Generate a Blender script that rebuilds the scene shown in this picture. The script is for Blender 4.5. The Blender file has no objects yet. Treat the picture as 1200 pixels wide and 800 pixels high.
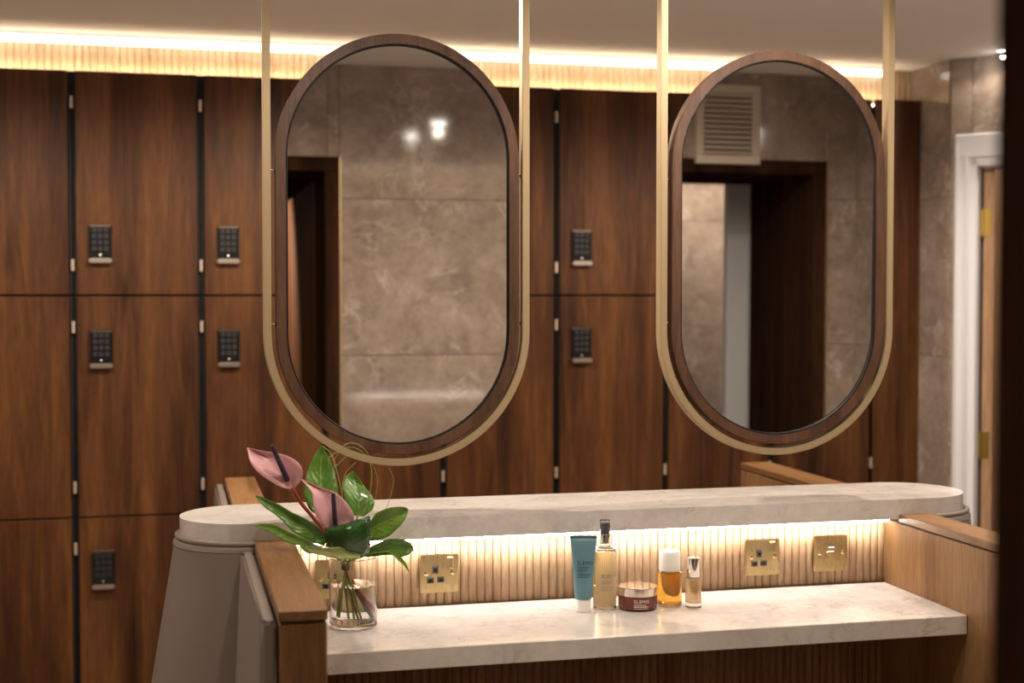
import bpy, bmesh, math, random
from mathutils import Vector, Matrix
C = bpy.context.scene.collection
PI = math.pi
random.seed(7)

# ------------------------------------------------------------------ camera, world, lights, exposure
YAW, PIT, ZC, FPX = math.atan(400/1640), math.atan(54/1640), 1.57, 1640.0
cam_d = bpy.data.cameras.new('camera'); cam = bpy.data.objects.new('camera', cam_d); C.objects.link(cam)
cam.location = (0, 0, ZC); cam.rotation_euler = (PI/2-PIT, 0, -YAW)
cam_d.sensor_width = 36; cam_d.lens = FPX/1200*36; cam_d.clip_start = .02
cam_d.dof.use_dof = True; cam_d.dof.focus_distance = 3.06; cam_d.dof.aperture_fstop = 2.6
bpy.context.scene.camera = cam
w = bpy.data.worlds.new('world'); bpy.context.scene.world = w; w.use_nodes = True
w.node_tree.nodes['Background'].inputs[0].default_value = (1, .9, .8, 1)
w.node_tree.nodes['Background'].inputs[1].default_value = .01
vs = bpy.context.scene.view_settings
vs.view_transform = 'Standard'; vs.look = 'None'; vs.exposure = 0.22; vs.gamma = 1; vs.use_curve_mapping = False
SPOT_W = 42.0        # ceiling downlights (lamp sits in each fixture's builder)
STRIP_COVE, STRIP_LOCKER, STRIP_SHELF = 2.2, 14.0, 28.0
WARM, NEUT = (1.0, .79, .53), (1.0, .95, .89)
CEIL = 2.446

# viewing helper: the point at photo pixel (x, y) whose world Y is d
_fw = Vector((math.sin(YAW)*math.cos(PIT), math.cos(YAW)*math.cos(PIT), -math.sin(PIT)))
_rt = Vector((math.cos(YAW), -math.sin(YAW), 0)); _up = _rt.cross(_fw)
def at(x, y, d):
    r = _fw + _rt*((x-600)/FPX) + _up*((400-y)/FPX)
    return Vector((0, 0, ZC)) + r*(d/r.y)

# ------------------------------------------------------------------ materials
def mat(name, col=(.5,.5,.5), rough=.5, metal=0, trans=0, ior=1.45, emit=None, es=0, coat=0):
    m = bpy.data.materials.new(name); m.use_nodes = True
    b = m.node_tree.nodes['Principled BSDF']
    b.inputs['Base Color'].default_value = (*col, 1); b.inputs['Roughness'].default_value = rough
    b.inputs['Metallic'].default_value = metal; b.inputs['Transmission Weight'].default_value = trans
    b.inputs['IOR'].default_value = ior; b.inputs['Coat Weight'].default_value = coat
    if emit: b.inputs['Emission Color'].default_value = (*emit, 1); b.inputs['Emission Strength'].default_value = es
    return m
class N:
    def __init__(s, m): s.t = m.node_tree; s.b = s.t.nodes['Principled BSDF']
    def n(s, typ, **kw):
        nd = s.t.nodes.new(typ)
        for k, v in kw.items():
            if k.startswith('_'): setattr(nd, k[1:], v)
            else:
                key = k.replace('__', ' ')
                nd.inputs[int(key[1:]) if key[0] == 'i' and key[1:].isdigit() else key].default_value = v
        return nd
    def l(s, a, b): s.t.links.new(a, b)
    def ramp(s, src, stops):
        r = s.t.nodes.new('ShaderNodeValToRGB'); e = r.color_ramp.elements
        while len(e) < len(stops): e.new(.5)
        for el, (p, c) in zip(e, stops): el.position = p; el.color = (*c, 1)
        s.l(src, r.inputs[0]); return r.outputs[0]
    def mix(s, f, a, b, mode='MIX'):
        m = s.t.nodes.new('ShaderNodeMix'); m.data_type = 'RGBA'; m.blend_type = mode
        for v, i in ((f, 0), (a, 6), (b, 7)):
            if hasattr(v, 'links'): s.l(v, m.inputs[i])
            elif i == 0: m.inputs[0].default_value = v
            else: m.inputs[i].default_value = (*v, 1)
        return m.outputs[2]
    def pos(s, scale=(1,1,1), rnd=0):
        g = s.n('ShaderNodeNewGeometry').outputs['Position']
        if rnd:
            oi = s.n('ShaderNodeObjectInfo'); mm = s.n('ShaderNodeVectorMath', _operation='SCALE'); mm.inputs[0].default_value = (rnd, rnd*.7, rnd*1.3)
            s.l(oi.outputs['Random'], mm.inputs['Scale']); a = s.n('ShaderNodeVectorMath', _operation='ADD')
            s.l(g, a.inputs[0]); s.l(mm.outputs[0], a.inputs[1]); g = a.outputs[0]
        mp = s.n('ShaderNodeMapping'); mp.inputs['Scale'].default_value = scale; s.l(g, mp.inputs[0]); return mp.outputs[0]
    def noise(s, vec, scale, detail=5, rough=.55, dist=0):
        n = s.n('ShaderNodeTexNoise', Scale=scale, Detail=detail, Roughness=rough, Distortion=dist); s.l(vec, n.inputs['Vector']); return n.outputs['Fac']
    def bump(s, h, st=.2, d=.01):
        b = s.n('ShaderNodeBump', Strength=st, Distance=d); s.l(h, b.inputs['Height']); s.l(b.outputs[0], s.b.inputs['Normal'])

def wood(name, dark, mid, light, rough=.42, axis='Z', knots=True, fine=1.0, rnd=0, coat=0):
    m = mat(name, mid, rough, coat=coat); n = N(m)
    sc = {'Z': (1, 1, .07), 'Y': (1, .07, 1), 'X': (.07, 1, 1)}[axis]
    sc2 = {'Z': (1, 1, .16), 'Y': (1, .16, 1), 'X': (.16, 1, 1)}[axis]
    v = n.pos(sc, rnd); v2 = n.pos(sc2, rnd)
    broad = n.noise(v, 5.5*fine, 3, .5, .6); rings = n.noise(v, 26*fine, 6, .62, .9); grain = n.noise(v, 170*fine, 4, .6)
    c = n.ramp(broad, [(.38, dark), (.5, mid), (.62, light)])
    c2 = n.ramp(rings, [(.36, dark), (.52, mid), (.68, light)])
    c = n.mix(.5, c, c2)
    g = n.ramp(grain, [(.35, (.55, .5, .47)), (.6, (1.08, 1.06, 1.04))])
    c = n.mix(.55, c, g, 'MULTIPLY')
    if knots:
        k = n.noise(v2, 6.5*fine, 2, .5, 1.2)
        kk = n.ramp(k, [(.66, (1, 1, 1)), (.74, (.42, .36, .33))])
        c = n.mix(.85, c, kk, 'MULTIPLY')
    n.l(c, n.b.inputs['Base Color']); n.bump(grain, .08, .002)
    return m
def stone(name, cols, vein, scale, rough, rnd=0, veinw=.5, coat=0, vw=.022):
    m = mat(name, cols[1], rough, coat=coat); n = N(m); v = n.pos((1, 1, 1), rnd)
    cl = n.noise(v, scale, 9, .66, .35); f = n.noise(v, scale*6, 7, .7)
    c = n.ramp(cl, [(.28, cols[0]), (.5, cols[1]), (.74, cols[2])])
    c = n.mix(.38, c, n.ramp(f, [(.28, cols[0]), (.72, cols[2])]))
    wv = n.noise(v, scale*.9, 12, .68, .5); br = n.noise(v, scale*1.3, 3, .5)
    a = n.n('ShaderNodeMath', _operation='SUBTRACT'); n.l(wv, a.inputs[0]); a.inputs[1].default_value = .5
    b = n.n('ShaderNodeMath', _operation='ABSOLUTE'); n.l(a.outputs[0], b.inputs[0])
    vm = n.ramp(b.outputs[0], [(0, (veinw,)*3), (vw, (0,)*3)])
    vm = n.mix(1.0, vm, n.ramp(br, [(.45, (0,)*3), (.65, (1,)*3)]), 'MULTIPLY')
    c = n.mix(vm, c, vein)
    n.l(c, n.b.inputs['Base Color']); return m

M = {}
M['locker'] = wood('locker_walnut', (.021,.0068,.0024), (.078,.0285,.0088), (.148,.061,.0185), .5)
M['locker'].node_tree.nodes['Principled BSDF'].inputs['Specular IOR Level'].default_value = .22
M['locker_edge'] = mat('locker_carcass_black', (.006,.005,.005), .7)
M['flute_lit'] = wood('flute_lit_oak', (.54,.38,.235), (.66,.49,.32), (.74,.57,.39), .5, 'Z', False, 2.0)  # wood of the upper band lightened, strip glow put into its colour
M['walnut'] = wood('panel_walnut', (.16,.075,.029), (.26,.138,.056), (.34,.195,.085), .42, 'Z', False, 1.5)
M['walnut_y'] = wood('cap_walnut', (.14,.066,.026), (.25,.130,.052), (.34,.185,.078), .4, 'Y', False, 1.5)
M['frame_wood'] = wood('mirror_frame_walnut', (.055,.026,.015), (.105,.052,.031), (.155,.082,.05), .42, 'Z', False, 2.2)
M['flute'] = wood('flute_oak', (.36,.225,.125), (.48,.315,.185), (.56,.39,.24), .45, 'Z', False, 2.0)
M['portal'] = wood('portal_dark_wood', (.016,.008,.005), (.034,.016,.009), (.056,.027,.0145), .65)
M['portal'].node_tree.nodes['Principled BSDF'].inputs['Specular IOR Level'].default_value = 0
M['passage'] = wood('passage_walnut', (.05,.018,.007), (.11,.044,.017), (.17,.07,.026), .7)
M['passage'].node_tree.nodes['Principled BSDF'].inputs['Specular IOR Level'].default_value = .1
M['oak_door'] = wood('pale_oak', (.30,.17,.09), (.45,.27,.15), (.55,.35,.21), .5)
M['wallmarble'] = stone('brown_marble', [(.14,.105,.084), (.28,.220,.180), (.45,.37,.31)], (.56,.49,.43), 4.2, .07, 3.0, .7)
M['wallmarble'].node_tree.nodes['Principled BSDF'].inputs['IOR'].default_value = 1.65
M['grout'] = mat('grout', (.14,.11,.09), .8)
M['slab'] = stone('cream_marble', [(.45,.415,.385), (.60,.565,.535), (.70,.67,.645)], (.30,.24,.19), 8.0, .15, 0, .55)
M['ceiling'] = mat('ceiling_paint', (.88,.855,.83), .75)
_n = N(M['ceiling']); _n.bump(_n.noise(_n.pos((1,6,1)), 3, 3), .05, .01)
M['white'] = mat('white_paint', (.66,.67,.71), .35)
M['floor'] = stone('floor_tile_stone', [(.36,.31,.265), (.44,.385,.335), (.52,.46,.405)], (.58,.52,.46), 2.2, .3, 2.0, .3)
M['gold'] = mat('champagne_metal', (.45,.345,.21), .45, .35)
_n = N(M['gold']); _n.bump(_n.noise(_n.pos((90, 90, 3)), 8, 3), .03, .001)
M['brass'] = mat('brushed_brass', (.66,.51,.27), .30, 1)
_n = N(M['brass']); _n.l(_n.ramp(_n.noise(_n.pos((300,300,8)), 6, 4), [(.3,(.22,)*3), (.7,(.42,)*3)]), _n.b.inputs['Roughness'])
M['brass_bright'] = mat('polished_brass', (.88,.74,.47), .2, 1)
M['brass_dark'] = mat('old_brass', (.42,.28,.07), .4, 1)
M['mirror'] = mat('mirror_silver', (.80,.79,.77), .004, 1)
M['black'] = mat('black_plastic', (.008,.008,.009), .22)
M['rubber'] = mat('black_edge', (.006,.007,.010), .4)
M['steel'] = mat('satin_nickel', (.62,.55,.48), .3, 1)
M['bronze'] = mat('dark_bronze_metal', (.16,.12,.095), .38, 1)
M['hinge'] = mat('hinge_nickel', (.42,.34,.27), .45, .3)
M['keyprint'] = mat('key_grey', (.012,.012,.014), .6)
M['leather'] = mat('taupe_leather', (.205,.172,.148), .5)
_n = N(M['leather']); _v = _n.pos((1, 1, 3.5)); _n.bump(_n.noise(_v, 130, 4), .22, .002)
M['grille'] = mat('beige_enamel', (.55,.48,.40), .5)
M['dark'] = mat('dark_void', (.01,.008,.007), .9)
M['led_cove'] = mat('cove_strip_light', (.8,.8,.8), .5, emit=(1, .92, .78), es=STRIP_COVE)
M['led_lock'] = mat('locker_strip_light', (1,1,1), .5, emit=WARM, es=STRIP_LOCKER)
M['led_shelf'] = mat('shelf_strip_light', (1,1,1), .5, emit=NEUT, es=STRIP_SHELF)
M['lamp'] = mat('downlight_lens', (1,1,1), .5, emit=(1,.93,.85), es=60)
M['glass'] = mat('clear_glass', (1,1,1), 0, 0, 1, 1.45)
M['water'] = mat('water', (1,1,1), 0, 0, 1, 1.33)
M['oil'] = mat('pale_yellow_oil', (1,.94,.66), .06, 0, .85, 1.4)
M['amber'] = mat('amber_liquid', (1,.55,.08), .03, 0, .85, 1.38)
M['peach'] = mat('peach_liquid', (1,.77,.48), .08, 0, .65, 1.38)
M['maroon'] = mat('maroon_jar', (.20,.035,.025), .12, 0, .25, 1.45, coat=.5)
M['lid'] = mat('rose_silver', (.85,.75,.70), .14, 1)
M['chrome'] = mat('chrome', (.86,.84,.82), .08, 1)
M['teal'] = mat('blue_grey_tube', (.12,.25,.30), .38)
M['tube_end'] = mat('dark_teal_seal', (.045,.13,.155), .4)
M['whitecap'] = mat('white_plastic', (.86,.84,.82), .3)
M['socket_grey'] = mat('socket_grey', (.055,.048,.048), .4)
M['navy'] = mat('navy_print', (.012,.03,.05), .5)
M['violet'] = mat('violet_print', (.10,.08,.22), .5)
M['paleprint'] = mat('pale_print', (.80,.68,.62), .5)
M['brownprint'] = mat('brown_print', (.35,.10,.01), .5)
M['atomizer'] = mat('slate_atomizer', (.15,.15,.20), .35)
def leafmat(name, a, b, vein, rough=.28, sv=.18, bst=.12):
    m = mat(name, a, rough, coat=.15); n = N(m)
    uv = n.n('ShaderNodeUVMap'); sx = n.n('ShaderNodeSeparateXYZ'); n.l(uv.outputs[0], sx.inputs[0])
    c = n.mix(n.ramp(n.noise(n.pos(), 40, 4), [(.35, (0,)*3), (.65, (1,)*3)]), a, b)
    s1 = n.n('ShaderNodeMath', _operation='SUBTRACT'); n.l(sx.outputs[0], s1.inputs[0]); s1.inputs[1].default_value = .5
    ab = n.n('ShaderNodeMath', _operation='ABSOLUTE'); n.l(s1.outputs[0], ab.inputs[0])
    c = n.mix(n.ramp(ab.outputs[0], [(.012, (.8,)*3), (.03, (0,)*3)]), c, vein)
    # side veins slant from the midrib to the edge
    md = n.n('ShaderNodeMath', _operation='MULTIPLY_ADD'); n.l(ab.outputs[0], md.inputs[0]); md.inputs[1].default_value = -.55; n.l(sx.outputs[1], md.inputs[2])
    wv = n.n('ShaderNodeMath', _operation='MULTIPLY'); n.l(md.outputs[0], wv.inputs[0]); wv.inputs[1].default_value = 60
    sn = n.n('ShaderNodeMath', _operation='SINE'); n.l(wv.outputs[0], sn.inputs[0])
    c = n.mix(n.ramp(sn.outputs[0], [(.86, (0,)*3), (.98, (sv,)*3)]), c, vein)
    n.l(c, n.b.inputs['Base Color']); n.bump(sn.outputs[0], bst, .002)
    n.b.inputs['Subsurface Weight'].default_value = .0
    return m
M['leaf'] = leafmat('leaf_green', (.060,.165,.018), (.11,.24,.030), (.20,.32,.09))
M['leaf_light'] = leafmat('leaf_light_green', (.10,.235,.025), (.17,.32,.045), (.30,.42,.14))
M['leaf_dark'] = leafmat('leaf_dark_green', (.014,.055,.010), (.028,.09,.016), (.035,.10,.02), .2)
M['leaf_under'] = leafmat('leaf_pale_underside', (.26,.32,.10), (.33,.38,.13), (.42,.46,.22), .45)
M['spathe'] = leafmat('pink_spathe', (.76,.39,.43), (.82,.48,.52), (.86,.60,.62), .25, .0, .0)
M['spathe_rim'] = mat('red_spathe_base', (.42,.05,.06), .35)
M['spadix'] = mat('aubergine_spadix', (.075,.032,.07), .45)
_n = N(M['spadix']); _vv = _n.n('ShaderNodeTexVoronoi', Scale=420); _n.bump(_vv.outputs['Distance'], .8, .002)
M['redstem'] = mat('red_stem', (.36,.055,.03), .4)
M['stem'] = mat('green_stem', (.22,.30,.05), .4)
M['brownstem'] = mat('brown_stem', (.20,.085,.035), .5)
M['grassblade'] = mat('grass_blade', (.30,.36,.09), .45)
M['tie'] = mat('dark_tie', (.03,.05,.04), .6)

# ------------------------------------------------------------------ mesh helpers
def obj(name, bm, m, parent=None, smooth=False, loc=None, rz=0):
    me = bpy.data.meshes.new(name)
    if smooth:
        for f in bm.faces: f.smooth = True
        for e in bm.edges:                            # keep creases crisp so long faces shade true
            if len(e.link_faces) == 2 and e.calc_face_angle(0) > .38: e.smooth = False
    bm.to_mesh(me); bm.free(); me.materials.append(m)
    o = bpy.data.objects.new(name, me); C.objects.link(o)
    if loc: o.location = loc
    o.rotation_euler.z = rz
    if parent: o.parent = parent
    return o
def tag(o, label=None, cat=None, group=None, kind=None):
    for k, v in (('label', label), ('category', cat), ('group', group), ('kind', kind)):
        if v: o[k] = v
    return o
def thing(name, label, cat, loc=(0,0,0), rz=0, group=None):
    o = bpy.data.objects.new(name, None); C.objects.link(o); o.location = loc; o.rotation_euler.z = rz; o.empty_display_size = .05
    return tag(o, label, cat, group)
def add_box(bm, x0, x1, y0, y1, z0, z1, bev=0, seg=1):
    vs = [bm.verts.new((x, y, z)) for z in (z0, z1) for y in (y0, y1) for x in (x0, x1)]
    fs = [bm.faces.new([vs[i] for i in f]) for f in ((0,2,3,1),(4,5,7,6),(0,1,5,4),(2,6,7,3),(0,4,6,2),(1,3,7,5))]
    if bev:
        es = list({e for f in fs for e in f.edges})
        bmesh.ops.bevel(bm, geom=es, offset=bev, segments=seg, affect='EDGES', clamp_overlap=True)
    return bm
def box(*a, **k): return add_box(bmesh.new(), *a, **k)
def lathe(prof, seg=40, bm=None, loc=(0,0,0), close=True):
    bm = bm or bmesh.new(); rings = []
    for r, z in prof:
        if r < 1e-6: rings.append([bm.verts.new((loc[0], loc[1], loc[2]+z))])
        else: rings.append([bm.verts.new((loc[0]+r*math.cos(2*PI*i/seg), loc[1]+r*math.sin(2*PI*i/seg), loc[2]+z)) for i in range(seg)])
    for a, b in zip(rings, rings[1:]):
        for i in range(seg):
            j = (i+1) % seg
            q = [a[i % len(a)], a[j % len(a)], b[j % len(b)], b[i % len(b)]]
            q = [v for k, v in enumerate(q) if v not in q[:k]]
            if len(q) > 2: bm.faces.new(q)
    bmesh.ops.recalc_face_normals(bm, faces=bm.faces[:]); return bm
def prism(pts, z0, z1, bev=0, seg=2):
    bm = bmesh.new(); a = [bm.verts.new((x, y, z0)) for x, y in pts]; b = [bm.verts.new((x, y, z1)) for x, y in pts]; n = len(pts)
    lo = bm.faces.new(a[::-1]); hi = bm.faces.new(b)
    for i in range(n): bm.faces.new([a[i], a[(i+1) % n], b[(i+1) % n], b[i]])
    if bev: bmesh.ops.bevel(bm, geom=list(hi.edges)+list(lo.edges), offset=bev, segments=seg, affect='EDGES')
    return bm
def tube(pts, r, seg=8, bm=None, caps=True, flat=1.0):
    bm = bm or bmesh.new(); pts = [Vector(p) for p in pts]; n = len(pts); rs = r if isinstance(r, (list, tuple)) else [r]*n
    prev = None; rings = []
    for i, p in enumerate(pts):
        t = (pts[min(i+1, n-1)]-pts[max(i-1, 0)]).normalized()
        if prev is None:
            u = t.cross(Vector((0, 0, 1)));
            if u.length < .1: u = t.cross(Vector((1, 0, 0)))
        else: u = prev - t*prev.dot(t)
        u.normalize(); prev = u; v = t.cross(u)
        rings.append([bm.verts.new(p + (u*math.cos(2*PI*k/seg)+v*math.sin(2*PI*k/seg)*flat)*rs[i]) for k in range(seg)])
    for a, b in zip(rings, rings[1:]):
        for k in range(seg): bm.faces.new([a[k], a[(k+1) % seg], b[(k+1) % seg], b[k]])
    if caps: bm.faces.new(rings[0][::-1]); bm.faces.new(rings[-1])
    return bm
def smoothpath(pts, n=8):
    pts = [Vector(p) for p in pts]; P = [2*pts[0]-pts[1]] + pts + [2*pts[-1]-pts[-2]]; out = []
    for i in range(1, len(P)-2):
        a, b, c, d = P[i-1:i+3]
        for k in range(n):
            t = k/n; out.append(.5*((2*b)+(c-a)*t+(2*a-5*b+4*c-d)*t*t+(3*b-a-3*c+d)*t**3))
    return out + [pts[-1]]
def copy_tree(o, parent=None):
    c = o.copy(); C.objects.link(c); c.parent = parent
    for ch in o.children: copy_tree(ch, c)
    return c
def text_bm(s, size, fn):
    cu = bpy.data.curves.new('t', 'FONT'); cu.body = s; cu.size = size; cu.space_character = 1.12; cu.align_x = 'LEFT'; cu.resolution_u = 3
    ob = bpy.data.objects.new('t', cu); C.objects.link(ob); bpy.context.view_layer.update()
    me = bpy.data.meshes.new_from_object(ob.evaluated_get(bpy.context.evaluated_depsgraph_get()))
    bm = bmesh.new(); bm.from_mesh(me); bpy.data.objects.remove(ob); bpy.data.meshes.remove(me); bpy.data.curves.remove(cu)
    for v in bm.verts: v.co = fn(v.co.x, v.co.y)
    return bm
def lines_bm(rows, fn, bm=None):
    bm = bm or bmesh.new()
    for x0, x1, y, h in rows:                       # small print: word-sized dashes
        x = x0
        while x < x1-1e-6:
            e = min(x1, x+random.uniform(.0015, .0045)); k = 3; lo = []; hi = []
            for i in range(k+1):
                xx = x+(e-x)*i/k; lo.append(bm.verts.new(fn(xx, y))); hi.append(bm.verts.new(fn(xx, y+h)))
            for i in range(k): bm.faces.new([lo[i], lo[i+1], hi[i+1], hi[i]])
            x = e+.0007
    return bm

# ------------------------------------------------------------------ setting
def struct(name, bm, m, parent=None, **k):
    o = obj(name, bm, m, parent, **k)
    if not parent: o['kind'] = 'structure'
    return o
XL, YB, YF, XR = -1.60, 5.42, .88, 2.83
tile_cache = {}
def rects_minus(rs, hole):
    out = []
    for a, b, c, d in rs:
        h0, h1, v0, v1 = hole
        if h1 <= a or h0 >= b or v1 <= c or v0 >= d: out.append((a, b, c, d)); continue
        if h0 > a: out.append((a, h0, c, d))
        if h1 < b: out.append((h1, b, c, d))
        a2, b2 = max(a, h0), min(b, h1)
        if v0 > c: out.append((a2, b2, c, v0))
        if v1 < d: out.append((a2, b2, v1, d))
    return out
def tiled_wall(name, p0, p1, holes=(), thick=.14, tw=1.2, off=0.0, zs=(0, .14, .74, 1.34, 1.94, CEIL), m='wallmarble'):
    """Wall from p0 to p1; its tiled face is on the left of the direction p0>p1."""
    p0, p1 = Vector((*p0, 0)), Vector((*p1, 0)); d = p1-p0; L = d.length; rz = math.atan2(d.y, d.x)
    rs = [(0, L, 0, CEIL)]
    for h in holes: rs = rects_minus(rs, h)
    bm = bmesh.new()
    for a, b, c, dd in rs: add_box(bm, a, b, -thick, 0, c, dd)
    root = struct(name, bm, M['grout'], loc=p0, rz=rz)
    xs = [0.0]; x = off
    while x < L-.05:
        if x > .05: xs.append(x)
        x += tw
    xs.append(L)
    for i in range(len(xs)-1):
        for j in range(len(zs)-1):
            cell = [(xs[i], xs[i+1], zs[j], zs[j+1])]
            for h in holes: cell = rects_minus(cell, h)
            for a, b, c, dd in cell:
                if b-a < .01 or dd-c < .01: continue
                key = (round(b-a, 3), round(dd-c, 3))
                if key not in tile_cache:
                    t = box(-key[0]/2+.001, key[0]/2-.001, 0, .008, -key[1]/2+.001, key[1]/2-.001, bev=.001)
                    me = bpy.data.meshes.new('tile'); t.to_mesh(me); t.free(); me.materials.append(M[m]); tile_cache[key] = me
                o = bpy.data.objects.new('tile', tile_cache[key]); C.objects.link(o); o.parent = root; o.location = ((a+b)/2, 0, (c+dd)/2)
    return root

fl = struct('floor', box(XL-.2, 4.2, -1.75, YB+.2, -.12, -.008), M['grout'])
ft = bpy.data.meshes.new('tile'); _b = box(-.299, .299, -.299, .299, -.008, 0, bev=.001); _b.to_mesh(ft); _b.free(); ft.materials.append(M['floor'])
for i in range(10):
    for j in range(12):
        x, y = XL-.2+.3+.6*i, -1.75+.3+.6*j
        if x < 4.2 and y < YB+.2:
            o = bpy.data.objects.new('tile', ft); C.objects.link(o); o.parent = fl; o.location = (x, y, 0)
struct('ceiling', box(XL-.2, 4.2, -1.75, YB+.2, CEIL, CEIL+.12), M['ceiling'])
struct('wall_back', box(XL-.14, XR+.3, YB, YB+.14, 0, CEIL), M['ceiling'])
tiled_wall('wall_left', (XL, YB), (XL, YF), tw=1.2)
tiled_wall('wall_right', (XR, 4.70), (XR, YB), off=.3)                       # marble return beside the lockers
WC = Vector((XR, 4.70)); WE = Vector((3.93, 3.60))
tiled_wall('wall_corner', tuple(WE), tuple(WC), holes=[(1.5556-.938, 1.5556-.078, 0, 2.075)], thick=.11, off=.7)
tiled_wall('wall_side', (3.93, 1.6), tuple(WE), tw=1.2)
tiled_wall('wall_recess', (2.78, 1.6), (3.93, 1.6), tw=1.2)
tiled_wall('wall_pier', (2.78, YF), (2.78, 1.6), tw=1.2)
P1 = (-.50, .6265); P2 = (1.70, 2.64); HEAD = 2.095
tiled_wall('wall_front', (XL, YF), (2.78, YF), holes=[(P1[0]-XL, P1[1]-XL, 0, HEAD), (P2[0]-XL, P2[1]-XL, 0, HEAD)], thick=.16, off=.982)
# passage where the viewer stands: lined in dark wood, a brass bead on its front edges
def portal(idx, x0, x1, y_end, depth_w=.055):
    f = YF+.012
    bm = box(x0, x0+depth_w, y_end, f, 0, HEAD-depth_w, bev=.003); a = struct('door_%d' % idx, bm, M['portal'])
    obj('jamb_lining', box(x1-depth_w, x1, (.52 if y_end < 0 else y_end), f, 0, HEAD-depth_w, bev=.003), M['portal'], a)
    if y_end < 0: obj('passage_panel', box(x1-depth_w, x1, y_end, .515, 0, HEAD-depth_w, bev=.003), M['passage'], a)
    obj('head_lining', box(x0, x1, y_end, f, HEAD-depth_w, HEAD, bev=.003), M['portal'], a)
    bm = bmesh.new()
    for xx in (x0-.006, x1): add_box(bm, xx, xx+.006, f-.022, f+.003, 0, HEAD)
    obj('brass_edge_bead', bm, M['brass'], a)
    return a
pa = portal(1, P1[0], P1[1], -1.45)
obj('end_panel', box(P1[0], P1[1], -1.49, -1.45, 0, HEAD), M['portal'], pa)
pb = portal(2, P2[0], P2[1], .24)
struct('door_3', box(P2[0]-.3, P2[1]+.3, .15, .20, HEAD+.06, CEIL), M['white'])
d3 = bpy.data.objects['door_3']
obj('casing', box(P2[1]-.150, P2[1]+.02, .15, .20, 0, HEAD+.06, bev=.006), M['white'], d3)
obj('casing', box(P2[0]-.02, P2[0]+.06, .15, .20, 0, HEAD+.06, bev=.006), M['white'], d3)
tiled_wall('wall_corridor', (.72, -1.35), (3.6, -1.35), off=.5)
tiled_wall('wall_corridor_left', (.72, .05), (.72, -1.35))
tiled_wall('wall_corridor_right', (3.6, -1.35), (3.6, .05))

# white framed doorway in the corner wall, oak leaf standing open away from us
wd = (WE-WC).normalized(); rzc = math.atan2(wd.y, wd.x)
df = struct('door_4', box(.020, .074, -.03, 0, 0, 2.165, bev=.006), M['white'], loc=(*WC, 0), rz=rzc)   # local x along the wall, local +y is behind it
S0, S1 = .078, .938
bm = box(S1, S1+.09, -.03, 0, 0, 2.165, bev=.006); obj('architrave', bm, M['white'], df)
obj('architrave', box(.020, S1+.09, -.032, 0, 2.075, 2.165, bev=.006), M['white'], df)
bm = bmesh.new(); add_box(bm, .028, .034, -.040, -.03, 0, 2.13, bev=.002); add_box(bm, .060, .067, -.040, -.03, 0, 2.09, bev=.002); obj('moulding', bm, M['white'], df)
obj('jamb', box(S0-.01, S0+.022, -.02, .05, 0, 2.075, bev=.003), M['white'], df)
obj('jamb', box(S1-.022, S1+.01, -.02, .05, 0, 2.075, bev=.003), M['white'], df)
obj('jamb', box(S0, S1, -.02, .05, 2.045, 2.078, bev=.003), M['white'], df)
obj('door_leaf', box(S0+.030, S0+.074, .056, .85, .01, 2.04, bev=.003), M['oak_door'], df)
for z in (.26, 1.01, 1.84):
    h = obj('hinge', box(S0+.031, S0+.060, .053, .0575, z-.05, z+.05, bev=.001), M['brass_dark'], df)
    obj('knuckle', tube([(S0+.0275, .051, z-.05), (S0+.0275, .051, z+.05)], .007, 10), M['brass_dark'], h, smooth=False)
struct('wall_beyond', box(3.05, 4.6, 5.6, 5.7, 0, CEIL), M['wallmarble'])

# fluted bulkhead above the lockers, with the two light strips
bulk = struct('trim_1', box(XL, XR, 4.985, 5.02, 2.292, CEIL), M['flute_lit'])
def flute_mesh(r, h, n=8, name='flute', m='flute'):
    bm = bmesh.new(); pr = [(r*math.cos(PI*k/n), -r*math.sin(PI*k/n)*.52) for k in range(n+1)]
    a = [bm.verts.new((x, y, 0)) for x, y in pr]; b = [bm.verts.new((x, y, h)) for x, y in pr]
    for k in range(n):
        f = bm.faces.new([a[k+1], a[k], b[k], b[k+1]]); f.smooth = True
    bm.faces.new(a); bm.faces.new(b[::-1]); bm.faces.new([a[0], a[-1], b[-1], b[0]])
    bmesh.ops.recalc_face_normals(bm, faces=bm.faces[:])
    me = bpy.data.meshes.new(name); bm.to_mesh(me); bm.free(); me.materials.append(M[m]); return me
fm = flute_mesh(.0119, CEIL-2.292, m='flute_lit')
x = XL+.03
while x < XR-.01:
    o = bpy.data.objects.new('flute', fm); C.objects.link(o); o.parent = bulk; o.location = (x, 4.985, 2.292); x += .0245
def led(name, x0, x1, y0, y1, z0, z1, m, label, body_m='white'):
    t = thing(name, label, 'light strip', ((x0+x1)/2, (y0+y1)/2, z0))
    hx, hy = (x1-x0)/2, (y1-y0)/2
    return t, hx, hy
t, hx, hy = led('led_strip', XL+.02, 2.70, 4.945, 4.972, 2.418, 2.446, None, 'long bright white light strip along the ceiling above the ribbed wood band')
obj('diffuser', box(-hx, hx, -hy, hy, 0, .022, bev=.004), M['led_cove'], t); obj('channel', box(-hx, hx, -hy-.016, hy, .0225, .0275), M['white'], t)  # channel plate added over the diffuser to shade the ceiling from it
t, hx, hy = led('led_strip', XL+.02, 2.70, 4.928, 4.952, 2.2935, 2.306, None, 'warm light strip tucked on top of the lockers at the foot of the ribbed band')
obj('diffuser', box(-hx, hx, -hy, hy, .004, .012, bev=.003), M['led_lock'], t); obj('channel', box(-hx, hx, -hy, hy, 0, .004), M['white'], t)

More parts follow.
